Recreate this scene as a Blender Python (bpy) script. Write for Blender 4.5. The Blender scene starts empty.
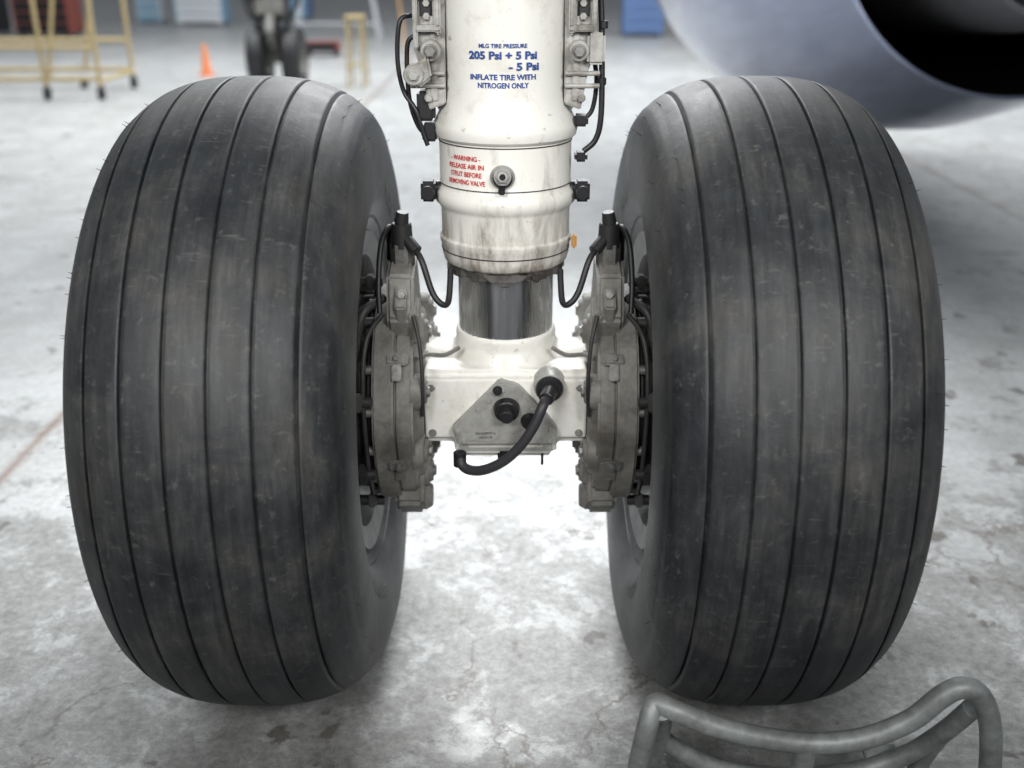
import bpy, bmesh, math, random
from math import sin, cos, pi, radians, sqrt
from mathutils import Vector, Matrix, Euler
random.seed(7)
scene = bpy.context.scene
try:
    scene.view_settings.view_transform = 'Standard'
except Exception: pass

AX = 0.562   # axle height
HW, RC, HH, NE = .211, .430, .155, 2.6   # tyre section
WX = .4405   # wheel centre offset

# ------------------------------------------------------------------ materials
def nt(name):
    m = bpy.data.materials.new(name); m.use_nodes = True
    t = m.node_tree; b = t.nodes['Principled BSDF']
    return m, t, b
def noise(t, scale, detail=6, rough=.6, vec=None, dist=0):
    n = t.nodes.new('ShaderNodeTexNoise'); n.inputs['Scale'].default_value = scale
    n.inputs['Detail'].default_value = detail; n.inputs['Roughness'].default_value = rough
    n.inputs['Distortion'].default_value = dist
    if vec is not None: t.links.new(vec, n.inputs['Vector'])
    return n
def ramp(t, src, stops):
    r = t.nodes.new('ShaderNodeValToRGB'); cr = r.color_ramp
    while len(cr.elements) < len(stops): cr.elements.new(.5)
    for e, (p, c) in zip(cr.elements, stops):
        e.position = p; e.color = (c[0], c[1], c[2], 1) if not isinstance(c, (int, float)) else (c, c, c, 1)
    t.links.new(src, r.inputs[0]); return r
def mix(t, fac, a, b, mode='MIX'):
    m = t.nodes.new('ShaderNodeMix'); m.data_type = 'RGBA'; m.blend_type = mode
    if isinstance(fac, (int, float)): m.inputs[0].default_value = fac
    else: t.links.new(fac, m.inputs[0])
    for i, v in ((6, a), (7, b)):
        if isinstance(v, tuple): m.inputs[i].default_value = (v[0], v[1], v[2], 1)
        else: t.links.new(v, m.inputs[i])
    return m.outputs[2]
def mth(t, op, a, b=None, clamp=False):
    n = t.nodes.new('ShaderNodeMath'); n.operation = op; n.use_clamp = clamp
    for i, v in enumerate((a, b)):
        if v is None: continue
        if isinstance(v, (int, float)): n.inputs[i].default_value = v
        else: t.links.new(v, n.inputs[i])
    return n.outputs[0]
def coords(t, kind='Object', scale=(1, 1, 1)):
    c = t.nodes.new('ShaderNodeTexCoord'); mp = t.nodes.new('ShaderNodeMapping')
    mp.inputs['Scale'].default_value = scale
    t.links.new(c.outputs[kind], mp.inputs[0]); return mp.outputs[0]
def bump(t, b, h, strength=.3, dist=.002):
    n = t.nodes.new('ShaderNodeBump'); n.inputs['Strength'].default_value = strength
    n.inputs['Distance'].default_value = dist
    t.links.new(h, n.inputs['Height']); t.links.new(n.outputs[0], b.inputs['Normal'])
def grimy(name, col, dirt, rough=.5, metal=0, amount=(.45, .7), sc=14, fine=90, bmp=.2):
    m, t, b = nt(name); v = coords(t)
    n1 = noise(t, sc, 8, .65, v, .3); n2 = noise(t, fine, 4, .6, v)
    f = ramp(t, n1.outputs[0], [(amount[0], 0.0), (amount[1], 1.0)])
    c = mix(t, f.outputs[0], col, dirt)
    f2 = ramp(t, n2.outputs[0], [(.35, .75), (.6, 1.0)])
    c = mix(t, .7, c, f2.outputs[0], 'MULTIPLY')
    t.links.new(c, b.inputs['Base Color'])
    b.inputs['Roughness'].default_value = rough; b.inputs['Metallic'].default_value = metal
    bump(t, b, n2.outputs[0], bmp, .001)
    return m
def plain(name, col, rough=.5, metal=0, emis=0):
    m, t, b = nt(name); v = coords(t); n = noise(t, 25, 4, .6, v)
    f = ramp(t, n.outputs[0], [(.3, .8), (.7, 1.0)])
    c = mix(t, 1.0, col, f.outputs[0], 'MULTIPLY')
    t.links.new(c, b.inputs['Base Color'])
    b.inputs['Roughness'].default_value = rough; b.inputs['Metallic'].default_value = metal
    return m

def mat_white():
    m, t, b = nt('white_paint'); v = coords(t)
    n1 = noise(t, 9, 8, .65, v, .3); n2 = noise(t, 60, 5, .6, v); n3 = noise(t, 22, 9, .75, v, .2)
    f = ramp(t, n1.outputs[0], [(.48, 0.0), (.85, .8)]); c = mix(t, f.outputs[0], (.75, .745, .70), (.46, .42, .35))
    f3 = ramp(t, n3.outputs[0], [(.55, 0.0), (.72, .45)]); c = mix(t, f3.outputs[0], c, (.36, .33, .28))
    f2 = ramp(t, n2.outputs[0], [(.65, 0.0), (.72, .7)]); c = mix(t, f2.outputs[0], c, (.30, .27, .23))
    t.links.new(c, b.inputs['Base Color']); b.inputs['Roughness'].default_value = .36
    return m
M_white = mat_white()
def mat_collar():
    m, t, b = nt('dirty_white_paint')
    v = coords(t); vs = coords(t, 'Object', (1, 1, .25))
    n1 = noise(t, 28, 8, .7, vs, .3); n2 = noise(t, 70, 5, .6, v)
    g = t.nodes.new('ShaderNodeNewGeometry'); sp = t.nodes.new('ShaderNodeSeparateXYZ'); t.links.new(g.outputs['Position'], sp.inputs[0])
    low = t.nodes.new('ShaderNodeMapRange'); low.inputs[1].default_value = .96; low.inputs[2].default_value = .825
    low.inputs[3].default_value = 0; low.inputs[4].default_value = .24
    t.links.new(sp.outputs[2], low.inputs[0])
    a = mth(t, 'ADD', n1.outputs[0], low.outputs[0])
    f = ramp(t, a, [(.52, 0.0), (.66, .35), (.82, 1.0)])
    c = mix(t, f.outputs[0], (.74, .73, .68), (.19, .16, .13))
    f2 = ramp(t, n2.outputs[0], [(.66, 0.0), (.73, .7)]); c = mix(t, f2.outputs[0], c, (.3, .27, .23))
    t.links.new(c, b.inputs['Base Color']); b.inputs['Roughness'].default_value = .38
    return m
M_dirtywhite = mat_collar()
M_cast = grimy('cast_grey', (.25, .245, .225), (.10, .09, .08), .6, .05, (.40, .70), 14, 80, .3)
M_bracket = grimy('bracket_grey', (.42, .415, .39), (.13, .12, .10), .5, .15, (.44, .70), 20, 80, .2)
M_plate = grimy('plate_grey', (.40, .40, .38), (.18, .16, .14), .45, .3, (.48, .8), 16, 80, .15)
M_cast2 = grimy('cast_dark', (.05, .05, .05), (.018, .018, .018), .55, .3, (.4, .7), 20, 90, .3)
M_rim = grimy('rim_grey', (.14, .14, .14), (.05, .05, .045), .5, .5, (.4, .7), 20, 90, .3)
M_steel = grimy('steel', (.28, .28, .27), (.10, .09, .08), .45, .6, (.45, .75), 30, 120, .1)
M_nut = grimy('oily_steel', (.20, .19, .18), (.05, .045, .04), .4, .7, (.45, .7), 40, 120, .1)
M_black = plain('black_rubber', (.016, .016, .018), .5)
M_hose = plain('hose_rubber', (.035, .035, .04), .5)
M_blackmetal = plain('black_metal', (.03, .03, .033), .4, .4)
M_yellow = plain('yellow_paint', (.46, .36, .18), .6)
M_red = plain('red_paint', (.30, .08, .06), .6)
M_orange = plain('orange_plastic', (.85, .27, .10), .5)
M_blue = plain('blue_paint', (.13, .22, .44), .5)
M_cyan = plain('cyan_paint', (.28, .46, .60), .5)
M_whiteplastic = plain('white_plastic', (.78, .80, .83), .45)
M_textblue = plain('blue_ink', (.015, .06, .28), .6)
M_textred = plain('red_ink', (.60, .02, .02), .6)
M_sidetext = plain('sidewall_lettering', (.13, .13, .125), .6)
M_amber = plain('amber_plastic', (.5, .26, .08), .4)
M_chocksteel = grimy('galvanised_tube', (.34, .36, .355), (.13, .135, .13), .5, .35, (.42, .8), 16, 80, .25)

def mat_chrome():
    m, t, b = nt('chrome'); b.inputs['Metallic'].default_value = 1
    b.inputs['Base Color'].default_value = (.93, .94, .96, 1)
    v = coords(t, 'Object', (40, 40, 1)); n = noise(t, 3, 3, .5, v)
    r = ramp(t, n.outputs[0], [(.3, .22), (.7, .32)]); t.links.new(r.outputs[0], b.inputs['Roughness'])
    return m
M_chrome = mat_chrome()

def mat_tire():
    m, t, b = nt('tire_rubber')
    v = coords(t); n1 = noise(t, 6, 9, .7, v, .5); n2 = noise(t, 60, 6, .7, v)
    vs = coords(t, 'Object', (16, 2.0, 2.0)); n3 = noise(t, 4, 8, .72, vs, .2)
    va = coords(t, 'Object', (3, 22, 22)); n4 = noise(t, 5, 6, .7, va, .3)
    c = ramp(t, n1.outputs[0], [(.3, (.012, .014, .017)), (.48, (.026, .029, .032)), (.60, (.048, .048, .047)), (.78, (.088, .084, .077))])
    c3 = ramp(t, n3.outputs[0], [(.33, .5), (.5, .95), (.68, 1.7)])
    c2 = mix(t, .85, c.outputs[0], c3.outputs[0], 'MULTIPLY')
    f = ramp(t, n2.outputs[0], [(.58, 0.0), (.74, .85)]); c4 = mix(t, f.outputs[0], c2, (.11, .107, .098))
    f4 = ramp(t, n4.outputs[0], [(.60, 0.0), (.70, .45)]); c5 = mix(t, f4.outputs[0], c4, (.13, .128, .12))
    t.links.new(c5, b.inputs['Base Color'])
    rr = ramp(t, n1.outputs[0], [(.3, .42), (.7, .64)]); t.links.new(rr.outputs[0], b.inputs['Roughness'])
    b.inputs['Specular IOR Level'].default_value = .45
    bump(t, b, n2.outputs[0], .45, .0015)
    return m
M_tire = mat_tire()

def mat_floor():
    m, t, b = nt('worn_concrete'); v = coords(t)
    big = noise(t, .5, 5, .55, v, .2); mid = noise(t, 2.6, 12, .75, v, .25); fine = noise(t, 45, 8, .75, v)
    patch = noise(t, 4.2, 14, .74, v, .15); spots = noise(t, 8.0, 8, .55, v, .3); vfine = noise(t, 160, 3, .6, v)
    base = ramp(t, big.outputs[0], [(.35, (.45, .46, .465)), (.65, (.55, .56, .56))])
    m1 = ramp(t, mid.outputs[0], [(.35, (.70, .695, .68)), (.62, (1, 1, 1))])
    c = mix(t, 1.0, base.outputs[0], m1.outputs[0], 'MULTIPLY')
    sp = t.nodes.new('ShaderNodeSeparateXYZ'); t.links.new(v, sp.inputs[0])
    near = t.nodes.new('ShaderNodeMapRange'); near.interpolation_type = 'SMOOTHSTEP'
    near.inputs[1].default_value = 2.0; near.inputs[2].default_value = -.4; near.inputs[3].default_value = 0; near.inputs[4].default_value = .15  # more dark patches toward camera: real wear plus foreground shade put into colour
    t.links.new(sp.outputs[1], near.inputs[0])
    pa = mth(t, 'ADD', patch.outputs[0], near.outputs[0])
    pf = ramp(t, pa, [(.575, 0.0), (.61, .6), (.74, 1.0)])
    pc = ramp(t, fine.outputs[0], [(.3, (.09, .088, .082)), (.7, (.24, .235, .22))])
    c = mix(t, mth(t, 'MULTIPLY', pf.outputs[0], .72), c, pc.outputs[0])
    s2 = ramp(t, spots.outputs[0], [(.635, 0.0), (.665, .85)])
    c = mix(t, s2.outputs[0], c, (.12, .11, .10))
    fr = ramp(t, fine.outputs[0], [(.3, .60), (.6, 1.03)]); c = mix(t, .85, c, fr.outputs[0], 'MULTIPLY')
    vr = ramp(t, vfine.outputs[0], [(.3, .7), (.6, 1.05)]); c = mix(t, .5, c, vr.outputs[0], 'MULTIPLY')
    vo = t.nodes.new('ShaderNodeTexVoronoi'); vo.feature = 'DISTANCE_TO_EDGE'; vo.inputs['Scale'].default_value = 1.0
    wv = noise(t, 2.5, 8, .65, v); mv = t.nodes.new('ShaderNodeVectorMath'); mv.operation = 'MULTIPLY_ADD'
    t.links.new(wv.outputs['Color'], mv.inputs[0]); mv.inputs[1].default_value = (.5, .5, .5); t.links.new(v, mv.inputs[2])
    t.links.new(mv.outputs[0], vo.inputs['Vector'])
    cr = ramp(t, vo.outputs['Distance'], [(.0, 1.0), (.008, 0.0)])
    cm = ramp(t, mid.outputs[0], [(.45, 0.0), (.53, .85)])
    c = mix(t, mth(t, 'MULTIPLY', cr.outputs[0], cm.outputs[0]), c, (.12, .10, .085))
    wob = mth(t, 'MULTIPLY', mth(t, 'SUBTRACT', mid.outputs[0], .5), .05)
    def joint(out, off):
        u = mth(t, 'MULTIPLY', mth(t, 'ADD', mth(t, 'ADD', out, wob), off), 1 / 4.23)
        return mth(t, 'ABSOLUTE', mth(t, 'SUBTRACT', mth(t, 'FRACT', u), .5))
    j = joint(sp.outputs[0], 1.41 + 2.115)
    jf = ramp(t, j, [(.0, .9), (.0018, .6), (.006, 0.0)]); c = mix(t, jf.outputs[0], c, (.17, .11, .08))
    t.links.new(c, b.inputs['Base Color'])
    rr = ramp(t, pa, [(.5, .34), (.62, .55)]); t.links.new(rr.outputs[0], b.inputs['Roughness'])
    b.inputs['Specular IOR Level'].default_value = .4
    bump(t, b, fine.outputs[0], .3, .002)
    return m
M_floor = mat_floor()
M_wall = plain('wall_panel', (.6, .62, .64), .7)
def mat_nacelle():
    m, t, b = nt('nacelle_skin')
    b.inputs['Metallic'].default_value = .85
    v = coords(t); n = noise(t, 1.2, 4, .5, v)
    r = ramp(t, n.outputs[0], [(.3, (.20, .23, .33)), (.7, (.32, .35, .45))]); t.links.new(r.outputs[0], b.inputs['Base Color'])
    b.inputs['Roughness'].default_value = .12
    return m
M_nacelle = mat_nacelle()
M_duct = plain('duct_black', (.012, .012, .014), .5)
M_core = plain('core_metal', (.3, .3, .32), .35, .6)

# ------------------------------------------------------------------ mesh helpers
def frame(d):
    d = d.normalized(); up = Vector((0, 0, 1)) if abs(d.z) < .95 else Vector((0, 1, 0))
    a = d.cross(up).normalized(); b = a.cross(d).normalized(); return a, b
def rings(bm, rs, cap=True):
    vr = [[bm.verts.new(p) for p in ring] for ring in rs]; n = len(vr[0])
    for i in range(len(vr) - 1):
        for j in range(n):
            k = (j + 1) % n
            bm.faces.new((vr[i][j], vr[i][k], vr[i + 1][k], vr[i + 1][j]))
    if cap:
        bm.faces.new(list(reversed(vr[0]))); bm.faces.new(vr[-1])
def cyl(bm, p1, p2, r1, r2=None, seg=24, bev=None):
    p1 = Vector(p1); p2 = Vector(p2); r2 = r1 if r2 is None else r2
    a, b = frame(p2 - p1); L = (p2 - p1).length; d = (p2 - p1).normalized()
    c = min(r1, r2, L) * .12 if bev is None else bev
    prof = [(0, r1 - c), (c, r1), (L - c, r2), (L, r2 - c)] if c > 0 else [(0, r1), (L, r2)]
    rings(bm, [[p1 + d * h + a * (r * cos(2 * pi * j / seg)) + b * (r * sin(2 * pi * j / seg)) for j in range(seg)] for h, r in prof])
def hexb(bm, p, d, r, h):
    p = Vector(p); d = Vector(d).normalized(); cyl(bm, p, p + d * h * .35, r * 1.25, seg=20); cyl(bm, p, p + d * h, r, seg=6, bev=r * .1)
def lathe(bm, o, axis, prof, seg=64, cap=True, fn=None):
    o = Vector(o); d = Vector(axis).normalized(); a, b = frame(d)
    rs = []
    for h, r in prof:
        rs.append([o + d * h + a * (r * cos(2 * pi * j / seg)) + b * (r * sin(2 * pi * j / seg)) for j in range(seg)])
    rings(bm, rs, cap)
def tube(bm, pts, r, seg=12, sub=8):
    P = [Vector(p) for p in pts]; Q = [P[0] * 2 - P[1]] + P + [P[-1] * 2 - P[-2]]; out = []
    for i in range(1, len(Q) - 2):
        for s in range(sub):
            u = s / sub; p0, p1, p2, p3 = Q[i - 1:i + 3]
            out.append(.5 * ((2 * p1) + (p2 - p0) * u + (2 * p0 - 5 * p1 + 4 * p2 - p3) * u * u + (3 * p1 - p0 - 3 * p2 + p3) * u ** 3))
    out.append(P[-1])
    a = None; rs = []
    for i, p in enumerate(out):
        d = (out[min(i + 1, len(out) - 1)] - out[max(i - 1, 0)]).normalized()
        if a is None: a, _ = frame(d)
        a = (a - d * a.dot(d)).normalized(); b = d.cross(a)
        rs.append([p + a * (r * cos(2 * pi * j / seg)) + b * (r * sin(2 * pi * j / seg)) for j in range(seg)])
    rings(bm, rs)
def merge(bm, tb):
    me = bpy.data.meshes.new('tmp'); tb.to_mesh(me); tb.free(); bm.from_mesh(me); bpy.data.meshes.remove(me)
def box(bm, c, s, bev=.003, rot=(0, 0, 0)):
    tb = bmesh.new(); bmesh.ops.create_cube(tb, size=1)
    bmesh.ops.scale(tb, vec=s, verts=tb.verts)
    if bev: bmesh.ops.bevel(tb, geom=tb.edges[:], offset=min(bev, min(s) * .45), segments=2, affect='EDGES')
    bmesh.ops.transform(tb, matrix=Matrix.Translation(c) @ Euler(rot).to_matrix().to_4x4(), verts=tb.verts)
    merge(bm, tb)
def prism(bm, pts, dvec, bev=.003):
    tb = bmesh.new(); vs = [tb.verts.new(p) for p in pts]; f = tb.faces.new(vs)
    e = bmesh.ops.extrude_face_region(tb, geom=[f]); nv = [v for v in e['geom'] if isinstance(v, bmesh.types.BMVert)]
    bmesh.ops.translate(tb, verts=nv, vec=dvec)
    bmesh.ops.recalc_face_normals(tb, faces=tb.faces)
    if bev: bmesh.ops.bevel(tb, geom=tb.edges[:], offset=bev, segments=2, affect='EDGES')
    merge(bm, tb)
def done(bm, name, mat, parent=None, ang=35):
    bmesh.ops.recalc_face_normals(bm, faces=bm.faces)
    me = bpy.data.meshes.new(name); bm.to_mesh(me); bm.free()
    me.polygons.foreach_set('use_smooth', [True] * len(me.polygons)); me.set_sharp_from_angle(angle=radians(ang))
    o = bpy.data.objects.new(name, me); scene.collection.objects.link(o)
    if mat: me.materials.append(mat)
    if parent: o.parent = parent; o.matrix_parent_inverse = parent.matrix_world.inverted()
    return o
def empty(name, loc=(0, 0, 0)):
    e = bpy.data.objects.new(name, None); e.empty_display_size = .1; e.location = loc
    scene.collection.objects.link(e); bpy.context.view_layer.update(); return e
def textmesh(txt, size, bold=0, width=None):
    cu = bpy.data.curves.new('t', 'FONT'); cu.body = txt; cu.size = size; cu.align_x = 'CENTER'; cu.align_y = 'CENTER'; cu.offset = bold
    cu.resolution_u = 3
    o = bpy.data.objects.new('t', cu); scene.collection.objects.link(o); bpy.context.view_layer.update()
    dg = bpy.context.evaluated_depsgraph_get(); me = bpy.data.meshes.new_from_object(o.evaluated_get(dg))
    bpy.data.objects.remove(o)
    w = max(v.co.x for v in me.vertices) - min(v.co.x for v in me.vertices)
    k = (width / w) if width else 1
    for v in me.vertices: v.co.x *= k
    return me
N = bmesh.new

# ------------------------------------------------------------------ room
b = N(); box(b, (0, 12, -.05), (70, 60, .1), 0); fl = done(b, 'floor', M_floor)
b = N(); box(b, (0, 38, 5), (70, .3, 10), 0)
for i in range(24): box(b, (-33 + i * 2.9, 37.8, 5), (.12, .12, 10), 0)
done(b, 'wall_back', M_wall)

# ------------------------------------------------------------------ tyres and wheels
def crown_r(x): return RC + HH * max(0, 1 - (abs(x) / HW) ** NE) ** (1 / NE)
def side_x(r): return HW * max(0, 1 - (abs(r - RC) / HH) ** NE) ** (1 / NE)
GR = [-.150, -.092, -.031, .031, .092, .150]
def tire_profile():
    K = 260; a0 = radians(-50); raw = []
    for i in range(K + 1):
        th = a0 + (pi - 2 * a0) * i / K
        c, s = cos(th), sin(th)
        raw.append((HW * (abs(c) ** (2 / NE)) * (1 if c > 0 else -1), RC + HH * (abs(s) ** (2 / NE)) * (1 if s > 0 else -1)))
    xs = [i * .0035 for i in range(-50, 51)]
    for g in GR:
        xs = [x for x in xs if abs(x - g) > .0055]
        xs += [g - .0045, g - .0028, g - .0015, g + .0015, g + .0028, g + .0045]
    xs.sort(reverse=True); lim = max(xs)
    out = [p for p in raw if p[0] > 0 and p[1] < crown_r(lim) and not (abs(p[0]) < lim and p[1] > .45)][::3]
    def ledge(p):
        x, r = p
        if .505 < r < .535: return (x + (.0025 if x > 0 else -.0025), r)
        return p
    out = [ledge(p) for p in out]
    for x in xs:
        r = crown_r(x)
        if any(abs(x - g) < .003 for g in GR): r -= (.008 if any(abs(x - g) < .002 for g in GR) else .001)
        out.append((x, r))
    out += [ledge(p) for p in [p for p in raw if p[0] < 0 and p[1] < crown_r(lim) and not (abs(p[0]) < lim and p[1] > .45)][::3]]
    return out
TP = tire_profile()
def bulge(ph, r):
    ph = ph % (2 * pi); return 1 + .035 * math.exp(-((min(ph, 2 * pi - ph)) / .5) ** 2) * min(1, max(0, (r - .3) / .08))
def make_wheel(s):
    e = empty('aircraft_wheel', (s * WX, 0, AX))
    b = N(); seg = 224
    prof = [(.10, .285)] + TP + [(-.10, .285)]
    rs = []
    for x, r in prof:
        ring = []
        for j in range(seg):
            ph = 2 * pi * j / seg   # 0 = down
            z = max(-r * cos(ph), -AX + .0005)
            ring.append((s * WX + x * bulge(ph, r), r * sin(ph), AX + z))
        rs.append(ring)
    vr = [[b.verts.new(p) for p in ring] for ring in rs]
    n = len(vr)
    for i in range(n):
        k = (i + 1) % n
        for j in range(seg):
            l = (j + 1) % seg
            b.faces.new((vr[i][j], vr[i][l], vr[k][l], vr[k][j]))
    for k in range(110):
        ph = random.uniform(pi * .15, pi * 1.85)
        side = random.choice((-1, 1)); xx = random.choice((.172, .193, .204)) * side
        r = crown_r(xx)
        p = Vector((s * WX + xx, r * sin(ph), AX - r * cos(ph)))
        d = Vector((side * .8, .5 * sin(ph), -.5 * cos(ph))).normalized()
        cyl(b, p - d * .002, p + d * .009, .0008, .0003, seg=4, bev=0)
    done(b, 'tire', M_tire, e, 50)
    for ph0, tx in ((-38, 'AIRCRAFT'), (40, 'TUBELESS'), (150, 'RADIAL'), (-130, '46x17 R20')):
        me = textmesh(tx, .034, .001)
        for v in me.vertices:
            r = .385 - v.co.y; ph = radians(ph0) + (-s) * v.co.x / r * 1.15
            X = side_x(r) * bulge(ph, r) + .0012
            v.co = Vector((s * (WX - X), r * sin(ph), AX - r * cos(ph)))
        me.name = 'sidewall_text'; o = bpy.data.objects.new('sidewall_text', me); scene.collection.objects.link(o); me.materials.append(M_sidetext)
        o.parent = e; o.matrix_parent_inverse = e.matrix_world.inverted()
    b = N()
    for q in (-1, 1):
        for rr_ in (.335,):
            xo = side_x(rr_)
            lathe(b, (s * WX + q * xo, 0, AX), (q, 0, 0), [(-.006, rr_ - .004), (.0015, rr_ - .002), (.0015, rr_ + .002), (-.006, rr_ + .004)], 128, False)
    done(b, 'sidewall_ribs', M_tire, e)
    b = N(); inn = -s
    prof = [(.172, .262), (.177, .285), (.182, .305), (.176, .308), (.165, .297), (.140, .288), (.10, .285), (-.10, .285), (-.14, .288), (-.165, .297), (-.176, .308), (-.182, .305), (-.177, .285), (-.16, .25), (-.09, .235), (-.07, .10), (-.07, .0005)]
    lathe(b, (s * WX, 0, AX), (inn, 0, 0), prof, 96, False)
    lathe(b, (s * WX, 0, AX), (inn, 0, 0), [(.172, .262), (.14, .252), (-.06, .25), (-.06, .0005)], 96, False)
    for k in range(12):
        a = 2 * pi * k / 12
        hexb(b, (s * WX + s * .078, .16 * sin(a), AX + .16 * cos(a)), (s, 0, 0), .012, .02)
    cyl(b, (s * .50, 0, AX), (s * .60, 0, AX), .095, .08)
    done(b, 'rim', M_rim, e)
    return e
wl = make_wheel(-1); wr = make_wheel(1)

# ------------------------------------------------------------------ brakes
def make_brake(s):
    e = empty('brake_assembly', (s * .2, 0, AX))
    C = lambda X, rad, a: (s * X, -rad * cos(a), AX + rad * sin(a))   # a=0 faces camera, 90 up
    b = N()
    K = 120
    def ringpts(X, base, amp, n):
        return [C(X, base + amp * (.5 + .5 * cos(2 * pi * k / K * n)) ** 2, 2 * pi * k / K) for k in range(K)]
    prism(b, ringpts(.196, .206, .004, 8), (s * .038, 0, 0), .004)
    prism(b, ringpts(.163, .190, .010, 8), (s * .034, 0, 0), .005)
    lathe(b, (s * .150, 0, AX), (s, 0, 0), [(0, .09), (0, .150), (.004, .160), (.02, .178)], 64, False)
    for k in range(8):
        a = radians(22 + 45 * k)
        cyl(b, C(.170, .155, a), C(.148, .155, a), .036, .033, 28)
        cyl(b, C(.15, .155, a), C(.141, .155, a), .024, .021, 24)
    prism(b, [(s * .160, -.10, AX + .12), (s * .160, -.135, AX + .19), (s * .160, -.115, AX + .265), (s * .160, -.03, AX + .285), (s * .160, .03, AX + .16)], (s * .048, 0, 0), .006)
    prism(b, [(s * .152, -.12, AX + .14), (s * .152, -.14, AX + .20), (s * .152, -.10, AX + .225), (s * .152, -.06, AX + .15)], (s * .02, 0, 0), .004)
    prism(b, [(s * .172, -.13, AX + .18), (s * .172, -.145, AX + .215), (s * .172, -.125, AX + .25), (s * .172, -.1, AX + .24)], (s * .02, 0, 0), .003)
    prism(b, [(s * .155, -.11, AX - .12), (s * .155, -.13, AX - .18), (s * .155, -.09, AX - .222), (s * .155, -.02, AX - .235), (s * .155, .0, AX - .15)], (s * .055, 0, 0), .008)
    cyl(b, (s * .157, -.075, AX - .19), (s * .142, -.075, AX - .19), .028, .022)
    done(b, 'housing', M_cast, e)
    b = N()
    for k in range(16):
        a = radians(11 + 22.5 * k)
        cyl(b, C(.232, .192, a), C(.25, .192, a), .009, seg=12)
    for a in (38, -18, 75, -60):
        a = radians(a)
        p = C(.19, .206, a); box(b, p, (.040, .010, .022), .003, (-a, 0, 0))
        n = Vector((0, -cos(a), sin(a))); hexb(b, Vector(p) + n * .005, n, .006, .006)
        p = C(.19, .206, a - .12); box(b, p, (.018, .008, .028), .002, (-a + .12, 0, 0))
    for k in range(8):
        a = radians(22 + 45 * k); hexb(b, C(.141, .155, a), (-s, 0, 0), .010, .006)
    for a in (35, 60, 100, 140, -25, -60):
        hexb(b, C(.151, .115, radians(a)), (-s, 0, 0), .006, .007)
    cyl(b, (s * .183, -.06, AX + .27), (s * .183, -.06, AX + .31), .022, seg=6)
    hexb(b, (s * .18, -.13, AX + .235), (0, -1, .3), .008, .01)
    done(b, 'bolts', M_steel, e)
    b = N()
    prof = []
    x = 0
    for k in range(7):
        prof += [(x, .16), (x, .185), (x + .018, .185), (x + .018, .16)]; x += .026
    lathe(b, (s * .225, 0, AX), (s, 0, 0), prof, 64, True)
    for k in range(9):
        a = 2 * pi * k / 9 + .3
        cyl(b, C(.232, .212, a), C(.38, .212, a), .010, seg=12)
        box(b, C(.255, .212, a), (.016, .028, .034), .003, (-a, 0, 0))
    tube(b, [(s * .160, -.14, AX + .20), (s * .149, -.16, AX + .15), (s * .145, -.175, AX + .08), (s * .149, -.165, AX + .02)], .0035)
    tube(b, [(s * .215, -.13, AX + .2), (s * .24, -.17, AX + .165), (s * .247, -.2, AX + .08), (s * .245, -.20, AX - .06), (s * .245, -.16, AX - .14)], .0045)
    tube(b, [(s * .215, -.10, AX + .22), (s * .25, -.14, AX + .20), (s * .262, -.15, AX + .12)], .008)
    done(b, 'heat_pack', M_cast2, e)
    b = N()
    cyl(b, (s * .183, -.06, AX + .30), (s * .183, -.06, AX + .345), .02, .018)
    cyl(b, (s * .183, -.06, AX + .345), (s * .180, -.062, AX + .365), .013, .011)
    cyl(b, (s * .20, -.03, AX + .27), (s * .203, -.03, AX + .33), .015, .012)
    cyl(b, (s * .183, -.06, AX + .325), (s * .155, -.085, AX + .30), .011)
    tube(b, [(s * .158, -.082, AX + .303), (s * .145, -.10, AX + .285), (s * .128, -.115, AX + .235), (s * .112, -.12, AX + .215), (s * .101, -.11, AX + .215), (s * .098, -.085, AX + .245), (s * .098, -.07, AX + .262)], .0055)
    tube(b, [(s * .2, -.03, AX + .32), (s * .207, -.05, AX + .335), (s * .218, -.08, AX + .31), (s * .222, -.11, AX + .25), (s * .22, -.13, AX + .2)], .005)
    done(b, 'hydraulic_fittings', M_black, e)
    return e
make_brake(-1); make_brake(1)

# ------------------------------------------------------------------ strut
st = empty('landing_gear_strut', (0, 0, AX))
b = N()
lathe(b, (0, 0, 0), (0, 0, 1), [(1.048, .117), (1.054, .124), (1.064, .1265), (1.074, .1255), (1.086, .119), (1.102, .1115), (1.122, .107), (1.16, .106), (1.30, .108), (2.45, .112)], 96)
done(b, 'outer_cylinder', M_white, st)
b = N()
lathe(b, (0, 0, 0), (0, 0, 1), [(.824, .098), (.826, .105), (.832, .112), (.845, .1155), (.862, .1165), (.866, .119), (.874, .119), (.878, .1155), (.925, .1155), (.932, .119), (.938, .1245), (.948, .1265), (.958, .1245), (.964, .119), (.970, .1165), (1.048, .1165)], 96)
done(b, 'lower_collar', M_dirtywhite, st)
b = N()
for z, r in ((.853, .1172), (.972, .1174), (1.045, .1178)):
    lathe(b, (0, 0, 0), (0, 0, 1), [(z - .0012, r - .003), (z - .0008, r), (z + .0008, r), (z + .0012, r - .003)], 96, False)
done(b, 'seams', M_cast2, st)
b = N()
rs = []
K = 144
for z, r in ((.811, .089), (.811, .1), (.826, .1), (.826, .089)):
    ring = []
    for k in range(K):
        a = 2 * pi * k / K; rr = r + (.008 if (k // 6) % 2 == 0 and r > .095 else 0)
        ring.append((rr * cos(a), rr * sin(a), z))
    rs.append(ring)
rings(b, rs)
for a in (-60, -120):
    ar = radians(a); box(b, (.108 * cos(ar), .108 * sin(ar), .817), (.014, .014, .016), .003, (0, 0, ar))
prism(b, [(-.040, -.108, .824), (-.025, -.119, .813), (.025, -.119, .813), (.040, -.108, .824)], (0, .02, 0), .002)
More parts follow.
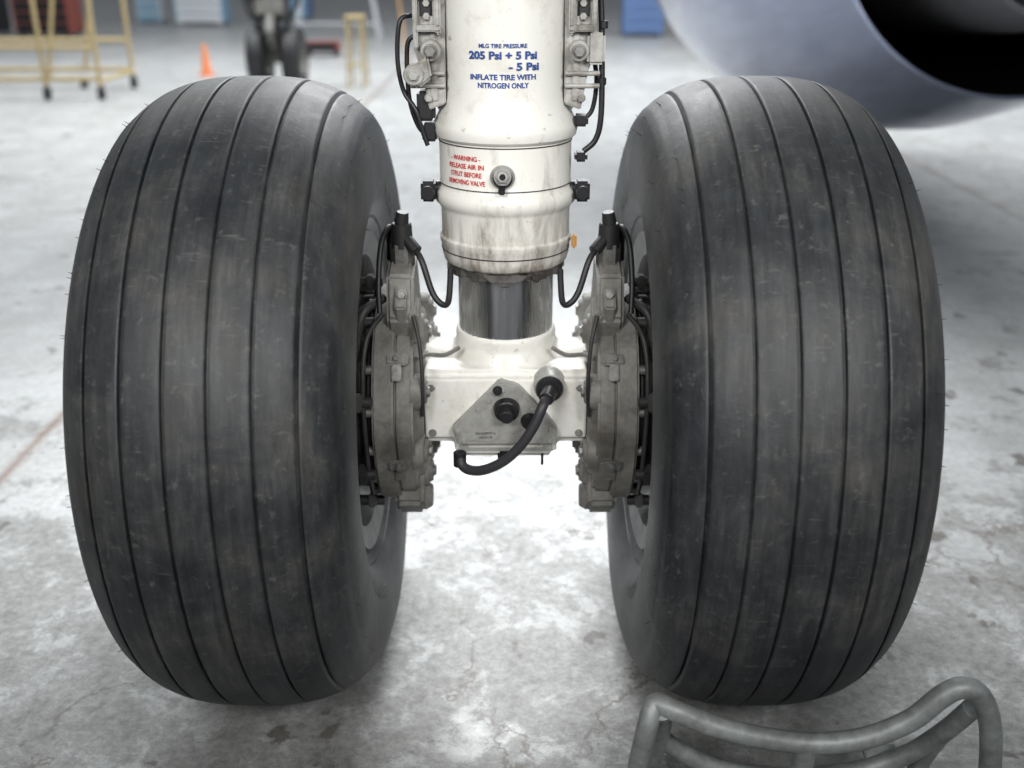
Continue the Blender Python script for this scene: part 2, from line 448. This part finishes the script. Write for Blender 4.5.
box(b, (0, -.114, .809), (.016, .006, .008), .0015)
done(b, 'gland_nut', M_nut, st)
b = N(); lathe(b, (0, 0, 0), (0, 0, 1), [(.66, .088), (.84, .088)], 96); done(b, 'piston', M_chrome, st)
b = N()
cyl(b, (-.168, 0, AX + .012), (.168, 0, AX + .012), .092, seg=64, bev=.006)
lathe(b, (0, 0, 0), (0, 0, 1), [(AX - .02, .125), (AX + .05, .122), (AX + .085, .106), (AX + .112, .094), (AX + .130, .094), (AX + .136, .091)], 64)
box(b, (0, -.045, AX + .013), (.325, .15, .146), .014)
box(b, (0, -.055, AX - .04), (.19, .15, .09), .012)
ob = done(b, 'axle_fork', M_white, st)
md = ob.modifiers.new('r', 'REMESH'); md.mode = 'VOXEL'; md.voxel_size = .0035; md.use_smooth_shade = True
sm = ob.modifiers.new('s', 'SMOOTH'); sm.iterations = 4; sm.factor = .6
b = N()
for s in (-1, 1):
    cyl(b, (s * .12, 0, AX), (s * .50, 0, AX), .062, seg=48)
    tube(b, [(s * .085, -.08, AX + .118), (s * .11, -.10, AX + .112), (s * .14, -.12, AX + .12), (s * .158, -.14, AX + .12)], .004)
    hexb(b, (s * .135, -.118, AX + .055), (0, -1, .3), .006, .007)
    hexb(b, (s * .135, -.118, AX - .035), (0, -1, 0), .006, .007)
done(b, 'axle', M_cast, st)
b = N()
prism(b, [(-.012, -.142, AX + .074), (.022, -.142, AX + .066), (.070, -.142, AX + .015), (.095, -.142, AX - .02), (.093, -.142, AX - .048), (-.088, -.142, AX - .050), (-.098, -.142, AX - .018)], (0, .035, 0), .003)
prism(b, [(-.03, -.146, AX - .02), (-.065, -.146, AX - .038), (-.03, -.146, AX - .042), (-.01, -.146, AX - .03)], (0, .006, 0), .001)
box(b, (0, -.1, AX - .060), (.17, .06, .025), .004)
for x, z in ((-.087, -.024), (-.076, -.041), (.08, -.040), (.082, -.018), (-.004, .060), (.05, .02), (-.05, .02), (-.03, .04)):
    hexb(b, (x, -.142, AX + z), (0, -1, 0), .004, .004)
cyl(b, (.079, -.10, AX + .062), (.079, -.142, AX + .062), .030, .027)
done(b, 'access_plate', M_plate, st)
b = N()
cyl(b, (.002, -.142, AX + .025), (.002, -.158, AX + .022), .024, .022); cyl(b, (.002, -.155, AX + .022), (.002, -.176, AX + .02), .014, .012)
cyl(b, (.043, -.142, AX + .0), (.043, -.154, AX - .0), .016, .014); hexb(b, (-.014, -.142, AX + .060), (0, -1, 0), .007, .012)
cyl(b, (.079, -.14, AX + .062), (.079, -.150, AX + .062), .025, .022)
cyl(b, (.079, -.15, AX + .062), (.072, -.18, AX + .058), .015, .013)
cyl(b, (-.084, -.15, AX - .088), (-.084, -.148, AX - .060), .012)
box(b, (.0, -.12, AX - .078), (.03, .03, .022), .004)
cyl(b, (.068, -.12, AX - .07), (.068, -.12, AX - .10), .0025)
done(b, 'sensor', M_blackmetal, st)
for i, (tx, z) in enumerate((('PROXIMITY', -.024), ('SENSOR', -.032))):
    me = textmesh(tx, .007, 0)
    for v in me.vertices: v.co = Vector((-.036 + v.co.x, -.1465, AX + z + v.co.y))
    o = bpy.data.objects.new('plate_text', me); scene.collection.objects.link(o); me.materials.append(M_blackmetal); o.parent = st; o.matrix_parent_inverse = st.matrix_world.inverted()
b = N()
tube(b, [(.075, -.165, AX + .06), (.066, -.192, AX + .052), (.052, -.20, AX + .02), (.03, -.20, AX - .018), (.0, -.195, AX - .053), (-.035, -.185, AX - .077), (-.062, -.17, AX - .087), (-.079, -.158, AX - .083), (-.084, -.15, AX - .065)], .0092, 16)
done(b, 'cable_hose', M_hose, st)
for s in (-1, 1):
    b = N()
    prism(b, [(s * .098, -.055, 1.31), (s * .15, -.055, 1.31), (s * .152, -.055, 1.20), (s * .138, -.055, 1.16), (s * .128, -.055, 1.10), (s * .10, -.055, 1.11)], (0, .012, 0), .002)
    prism(b, [(s * .098, .02, 1.31), (s * .15, .02, 1.31), (s * .152, .02, 1.20), (s * .138, .02, 1.12), (s * .11, .02, 1.08), (s * .09, .02, 1.10)], (0, .012, 0), .002)
    box(b, (s * .118, -.02, 1.20), (.012, .08, .17), .002)
    box(b, (s * .109, -.06, 1.262), (.010, .03, .08), .003)
    box(b, (s * .146, -.06, 1.25), (.008, .022, .10), .002)
    box(b, (s * .125, -.066, 1.232), (.04, .022, .010), .002)
    box(b, (s * .125, -.066, 1.285), (.04, .022, .010), .002)
    for z in (1.27, 1.25, 1.12):
        hexb(b, (s * .128, -.055, z), (0, -1, 0), .006, .010)
    cyl(b, (s * .122, -.075, 1.197), (s * .122, .05, 1.197), .017)
    for z in (1.29, 1.16, 1.14): cyl(b, (s * .10, -.06, z), (s * .158, -.06, z), .004)
    done(b, 'side_bracket', M_bracket, st)
    b = N()
    hexb(b, (s * .122, -.077, 1.197), (0, -1, 0), .009, .012)
    done(b, 'pin', M_steel, st)
    b = N()
    cyl(b, (s * .148, -.02, .960), (s * .112, -.02, .960), .014)
    box(b, (s * .135, -.035, .960), (.026, .035, .036), .004)
    cyl(b, (s * .135, -.05, .960), (s * .135, -.066, .960), .012)
    box(b, (s * .127, -.045, 1.262), (.024, .03, .03), .003)
    if s < 0:
        tube(b, [(-.155, -.03, 1.25), (-.174, -.04, 1.24), (-.180, -.04, 1.18), (-.172, -.04, 1.13), (-.152, -.05, 1.10), (-.14, -.05, 1.06), (-.133, -.05, 1.04)], .004)
        tube(b, [(-.15, -.03, 1.22), (-.164, -.03, 1.20), (-.164, -.03, 1.12), (-.15, -.03, 1.07), (-.13, -.03, 1.05)], .004)
        box(b, (-.130, -.02, 1.06), (.026, .05, .03), .004)
        box(b, (-.135, -.03, 1.105), (.03, .04, .05), .005)
    else:
        tube(b, [(.150, -.04, 1.32), (.158, -.04, 1.27), (.162, -.045, 1.18), (.163, -.05, 1.09), (.155, -.05, 1.05), (.135, -.05, 1.03)], .005)
        tube(b, [(.145, -.03, 1.20), (.155, -.03, 1.15), (.150, -.03, 1.10), (.135, -.03, 1.08)], .004)
        box(b, (.130, -.03, 1.08), (.024, .04, .018), .004); box(b, (.131, -.04, 1.02), (.022, .03, .016), .004)
        for z in (1.23, 1.14): cyl(b, (.163, -.045, z), (.163, -.045, z + .012), .0075)
    done(b, 'hoses_and_connectors', M_blackmetal, st)
b = N(); prism(b, [(-.126, -.085, 1.19), (-.150, -.085, 1.175), (-.164, -.085, 1.16), (-.160, -.085, 1.145), (-.142, -.085, 1.138), (-.12, -.085, 1.155)], (0, .02, 0), .004)
cyl(b, (-.150, -.09, 1.16), (-.150, -.06, 1.16), .017)
box(b, (.15, -.06, 1.20), (.03, .03, .05), .005)
done(b, 'hinge_lug', M_bracket, st)
b = N(); hexb(b, (-.150, -.09, 1.16), (0, -1, 0), .008, .008)
cyl(b, (-.004, -.112, .998), (-.004, -.126, .998), .0215, .0185, 32)
cyl(b, (-.004, -.126, 1.002), (-.004, -.142, 1.004), .009, seg=12); hexb(b, (-.004, -.134, 1.003), (0, -1, 0), .012, .006)
done(b, 'valve_boss', M_plate, st)
b = N(); cyl(b, (-.004, -.12, .987), (-.006, -.134, .975), .006); cyl(b, (-.004, -.141, 1.004), (-.004, -.146, 1.004), .005)
lathe(b, (-.004, -.1265, .998), (0, -1, 0), [(0, .0135), (.0008, .0135), (.0008, .0165), (0, .0165)], 32, False)
done(b, 'valve_stem', M_blackmetal, st)
b = N(); box(b, (.122, -.05, .872), (.010, .010, .026), .003); done(b, 'amber_tag', M_amber, st)

def decal(txt, size, z, ang, r, mat, name, width=None, bold=0):
    me = textmesh(txt, size, bold, width)
    for v in me.vertices:
        a = v.co.x / r + ang; y = v.co.y
        v.co = Vector((r * sin(a), -r * cos(a), z + y))
    me.name = name; ob = bpy.data.objects.new(name, me); scene.collection.objects.link(ob); me.materials.append(mat)
    ob.parent = st; ob.matrix_parent_inverse = st.matrix_world.inverted()
rt = .1082
decal('MLG TIRE PRESSURE', .0090, 1.207, -.03, rt + .0004, M_textblue, 'stencil_pressure', .080, .0002)
decal('205 Psi + 5 Psi', .0165, 1.192, -.03, rt + .0002, M_textblue, 'stencil_psi', .116, .0006)
decal('- 5 Psi', .0165, 1.1745, .30, rt, M_textblue, 'stencil_psi_lower', .052, .0006)
decal('INFLATE TIRE WITH', .0118, 1.158, -.03, rt - .0008, M_textblue, 'stencil_inflate', .112, .0004)
decal('NITROGEN ONLY', .0118, 1.1450, -.03, rt - .0008, M_textblue, 'stencil_nitrogen', .086, .0004)
for i, (tx, w) in enumerate((('- WARNING -', .062), ('RELEASE AIR IN', .074), ('STRUT BEFORE', .066), ('REMOVING VALVE', .078))):
    decal(tx, .0115, 1.026 - i * .0135, -.62, .1182, M_textred, 'stencil_warning', w, .0002)

b = N()
prism(b, [(-4, 1.8, 2.45), (5, 2.6, 2.6), (5, -1.6, 2.6), (-4, -3.0, 2.45)], (0, 0, .35), .05)
done(b, 'aircraft_wing', M_whiteplastic)

# ------------------------------------------------------------------ nacelle
cx, cz = 1.98, 1.59
na = empty('engine_nacelle', (cx, 3, cz))
b = N(); lathe(b, (cx, 0, cz), (0, 1, 0), [(2.35, .765), (2.36, .78), (2.8, .91), (3.3, 1.04), (4.0, 1.15), (4.8, 1.18), (5.6, 1.13), (6.1, 1.0), (6.2, .9)], 128, False); done(b, 'fan_cowl', M_nacelle, na)
b = N(); lathe(b, (cx, 0, cz), (0, 1, 0), [(2.35, .765), (2.5, .78), (3.2, .82), (4.2, .84), (6.2, .86)], 96, False)
lathe(b, (cx, 0, cz), (0, 1, 0), [(5.0, .86), (5.0, .01)], 96, False); done(b, 'fan_duct', M_duct, na)
b = N(); lathe(b, (cx, 0, cz), (0, 1, 0), [(1.75, .02), (2.05, .12), (2.3, .24), (2.35, .28)], 96, False)
lathe(b, (cx, 0, cz), (0, 1, 0), [(2.2, .40), (1.95, .46), (1.95, .48), (2.5, .54), (3.4, .60), (4.9, .57)], 96, False); done(b, 'core_nozzle', M_core, na)

# ------------------------------------------------------------------ wheel chock
ck = empty('wheel_chock', (.48, -.55, 0))
b = N(); r = .0165
tube(b, [(.200, -.60, .02), (.205, -.60, .16), (.217, -.60, .26), (.230, -.585, .292), (.257, -.595, .288), (.32, -.60, .262), (.40, -.60, .24), (.47, -.60, .230), (.55, -.60, .240), (.615, -.60, .275), (.655, -.60, .320), (.683, -.60, .335), (.71, -.60, .322), (.735, -.60, .27), (.752, -.60, .17), (.76, -.60, .02)], r, 16)
tube(b, [(.225, -.49, .02), (.232, -.49, .10), (.25, -.50, .15), (.29, -.50, .125), (.36, -.50, .085), (.47, -.50, .07), (.58, -.50, .08), (.66, -.51, .125), (.70, -.54, .20), (.715, -.58, .28)], r * .95, 16)
tube(b, [(.238, -.595, .29), (.245, -.56, .24), (.25, -.52, .17), (.246, -.49, .10), (.245, -.46, .02)], r, 16)
tube(b, [(.46, -.60, .225), (.46, -.602, .12), (.46, -.605, .02)], r, 16)
tube(b, [(.46, -.605, .06), (.46, -.55, .055), (.46, -.50, .07)], r * .8, 12)
tube(b, [(.70, -.46, .02), (.70, -.50, .12), (.70, -.53, .18)], r * .9, 12)
done(b, 'tube_frame', M_chocksteel, ck)
b = N()
for x, y in ((.190, -.59), (.225, -.45), (.76, -.60), (.46, -.605), (.70, -.455)):
    box(b, (x, y, .008), (.10, .08, .016), .003); hexb(b, (x - .035, y - .02, .016), (0, 0, 1), .007, .006)
box(b, (.63, -.49, .10), (.055, .045, .008), .002, (.5, 0, 0)); hexb(b, (.635, -.497, .104), (0, -.5, 1), .009, .006)
done(b, 'foot_plates', M_chocksteel, ck)

# ------------------------------------------------------------------ background
ms = empty('maintenance_stand', (-4.8, 9.2, 0))
b = N()
X0, X1, Y0, Y1 = -5.8, -4.08, 8.75, 9.7
for x in (X0, X1):
    for y in (Y0, Y1): cyl(b, (x, y, .1), (x, y, 1.5), .022, seg=12)
    cyl(b, (x, Y0, .18), (x, Y1, .18), .022, seg=12); cyl(b, (x, Y0, 1.4), (x, Y1, 1.4), .022, seg=12)
for y in (Y0, Y1):
    for z in (.20, .50, 1.4): cyl(b, (X0, y, z), (X1, y, z), .024, seg=12)
    cyl(b, (X1 - .5, y, .2), (X1 - .25, y, 1.4), .02, seg=12)
cyl(b, (-4.62, Y0, .12), (-4.62, Y0, 1.4), .022, seg=12)
done(b, 'frame', M_yellow, ms)
b = N()
for x in (X0, -4.62, X1):
    for y in (Y0, Y1): cyl(b, (x - .025, y, .062), (x + .025, y, .062), .06, seg=20); box(b, (x, y, .11), (.05, .06, .04), .004)
done(b, 'casters', M_blackmetal, ms)
def crate(name, c, s, m, m2=None):
    e = empty(name, (c[0], c[1], 0)); b = N(); box(b, (c[0], c[1], s[2] / 2 + .06), (s[0], s[1], s[2]), .02); done(b, 'body', m, e)
    b = N(); n = max(2, int(s[2] / .18))
    for i in range(n):
        z = .06 + s[2] * (i + .5) / n; box(b, (c[0], c[1] - s[1] / 2 - .008, z), (s[0] * .9, .015, s[2] / n * .85), .004)
        cyl(b, (c[0] - s[0] * .3, c[1] - s[1] / 2 - .03, z), (c[0] + s[0] * .3, c[1] - s[1] / 2 - .03, z), .01, seg=8)
    for dx in (-.4, .4):
        for dy in (-.4, .4): cyl(b, (c[0] + dx * s[0] - .02, c[1] + dy * s[1], .035), (c[0] + dx * s[0] + .02, c[1] + dy * s[1], .035), .035, seg=12)
    done(b, 'drawers_and_wheels', m2 or M_blackmetal, e)
crate('tool_chest', (-8.2, 17.5), (1.0, .6, .9), M_red)
crate('tool_chest', (-9.6, 17.8), (.9, .6, 1.0), M_blackmetal, M_steel)
crate('parts_cabinet', (-6.3, 20.5), (1.0, .6, 1.3), M_cyan, M_whiteplastic)
crate('parts_cabinet', (-7.5, 21), (.5, .5, 1.3), M_whiteplastic, M_cyan)
crate('parts_cabinet', (-5.0, 22.5), (1.1, .6, 1.6), M_blue, M_cyan)
crate('storage_box', (-2.7, 13.6), (.5, .3, .14), M_red)
crate('parts_cabinet', (2.3, 17.4), (.7, .6, 1.1), M_blue, M_blue)
crate('tool_chest', (-9.3, 15), (.8, .5, .7), M_blackmetal, M_red)
def stand(name, x, y, w, h, m):
    e = empty(name, (x, y, 0)); b = N()
    for dx in (-w / 2, w / 2):
        for dy in (-.2, .2): cyl(b, (x + dx * 1.2, y + dy, 0), (x + dx, y + dy * .6, h), .014, seg=10)
        cyl(b, (x + dx * 1.1, y - .18, .2), (x + dx * 1.1, y + .18, .2), .012, seg=8)
    box(b, (x, y, h), (w + .06, .3, .03), .005); cyl(b, (x - w * .55, y - .18, .25), (x + w * .55, y - .18, .25), .012, seg=8)
    done(b, 'frame', m, e)
stand('step_stand', -1.68, 9.9, .14, .72, M_yellow)
stand('trestle', -3.0, 17, 1.2, .8, M_whiteplastic)
e = empty('power_cable', (-1.5, 11, 0)); b = N()
tube(b, [(-2.0, 15, 3), (-1.75, 14.5, 1.5), (-1.5, 13, .6), (-1.35, 12.3, .05), (-1.2, 12, .015), (-.6, 12.1, .015)], .012, 8); done(b, 'cable', M_amber, e)
e = empty('traffic_cone', (-3.65, 11.0, 0)); b = N(); box(b, (-3.65, 11.0, .012), (.16, .16, .024), .005); lathe(b, (-3.65, 11, .024), (0, 0, 1), [(0, .06), (.33, .022), (.34, .0)], 24, False); done(b, 'cone', M_orange, e)
ng = empty('nose_landing_gear', (-2.46, 9.5, 0)); NX, NY = -2.46, 9.5
b = N()
for x in (NX - .18, NX + .18):
    rs_ = [(-.09, .17), (-.10, .24), (-.09, .29), (-.06, .325), (-.02, .335), (.02, .335), (.06, .325), (.09, .29), (.10, .24), (.09, .17)]
    lathe(b, (x, NY, .334), (1, 0, 0), rs_, 48, False)
done(b, 'tires', M_black, ng)
b = N()
for x in (NX - .18, NX + .18): lathe(b, (x, NY, .334), (1, 0, 0), [(-.09, .17), (-.03, .15), (-.03, .01)], 32, False); lathe(b, (x, NY, .334), (-1, 0, 0), [(-.09, .17), (-.03, .15), (-.03, .01)], 32, False)
cyl(b, (NX - .21, NY, .334), (NX + .21, NY, .334), .05)
cyl(b, (NX, NY, .33), (NX, NY, .75), .05); cyl(b, (NX, NY, .7), (NX, NY, 2.2), .09)
for z in (.7, .9, 1.1): cyl(b, (NX, NY, z), (NX, NY, z + .05), .11)
prism(b, [(NX - .04, NY - .12, .42), (NX - .04, NY - .32, .62), (NX - .04, NY - .12, .9), (NX - .04, NY - .1, .82), (NX - .04, NY - .24, .62), (NX - .04, NY - .1, .5)], (.08, 0, 0), .01)
box(b, (NX, NY - .15, .85), (.3, .12, .16), .02)
done(b, 'strut', M_cast, ng)
b = N(); box(b, (NX, NY - .16, .62), (.24, .12, .1), .02)
for x in (NX - .13, NX + .13): cyl(b, (x, NY - .1, .95), (x, NY - .14, .7), .06)
tube(b, [(NX - .21, NY - .1, 1.2), (NX - .27, NY - .1, .95), (NX - .21, NY - .1, .75), (NX - .07, NY - .1, .6)], .02); tube(b, [(NX + .19, NY - .1, 1.2), (NX + .29, NY - .1, .95), (NX + .19, NY - .1, .75), (NX + .09, NY - .1, .55)], .02)
cyl(b, (NX - .39, NY - .05, 1.3), (NX - .13, NY - .05, .72), .03)
done(b, 'hoses', M_black, ng)

# ------------------------------------------------------------------ lighting
w = bpy.data.worlds.new('World'); scene.world = w; w.use_nodes = True
bg = w.node_tree.nodes['Background']; bg.inputs[0].default_value = (.92, .955, 1, 1); bg.inputs[1].default_value = .33
def area(name, loc, target, size, power, col=(1, 1, 1), spread=180):
    L = bpy.data.lights.new(name, 'AREA'); L.shape = 'RECTANGLE'; L.size = size[0]; L.size_y = size[1]; L.energy = power; L.color = col
    L.spread = radians(spread)
    o = bpy.data.objects.new(name, L); scene.collection.objects.link(o); o.location = loc
    o.rotation_euler = (Vector(target) - Vector(loc)).to_track_quat('-Z', 'Y').to_euler(); return o
area('floor_fill', (0, 9, 6), (0, 8.7, 0), (14, 9), 2000, (.96, .985, 1))  # unseen overhead panel added to brighten the far floor
area('floor_fill', (0, 1.9, 2.35), (0, 1.0, 0), (1.2, .5), 42, (.98, .99, 1), 90)  # unseen, added behind the strut to brighten the floor between the wheels
area('front_fill', (-.9, -2.5, 2.2), (-.05, 0, .95), (.8, .6), 6.5, (1, .985, .96), 60)  # unseen fill pair added in front to brighten the strut
area('front_fill', (1.0, -2.5, 2.2), (.05, 0, .95), (.8, .6), 6.5, (1, .985, .96), 60)

# ------------------------------------------------------------------ camera
cam = bpy.data.cameras.new('cam'); co = bpy.data.objects.new('camera', cam); scene.collection.objects.link(co)
co.location = (.0117, -1.841, AX + .781); co.rotation_euler = (radians(90 - 22.65), 0, 0)
cam.sensor_width = 36; cam.lens = 36.2; cam.clip_end = 200
cam.dof.use_dof = True; cam.dof.focus_distance = 1.7; cam.dof.aperture_fstop = 2.2
scene.camera = co
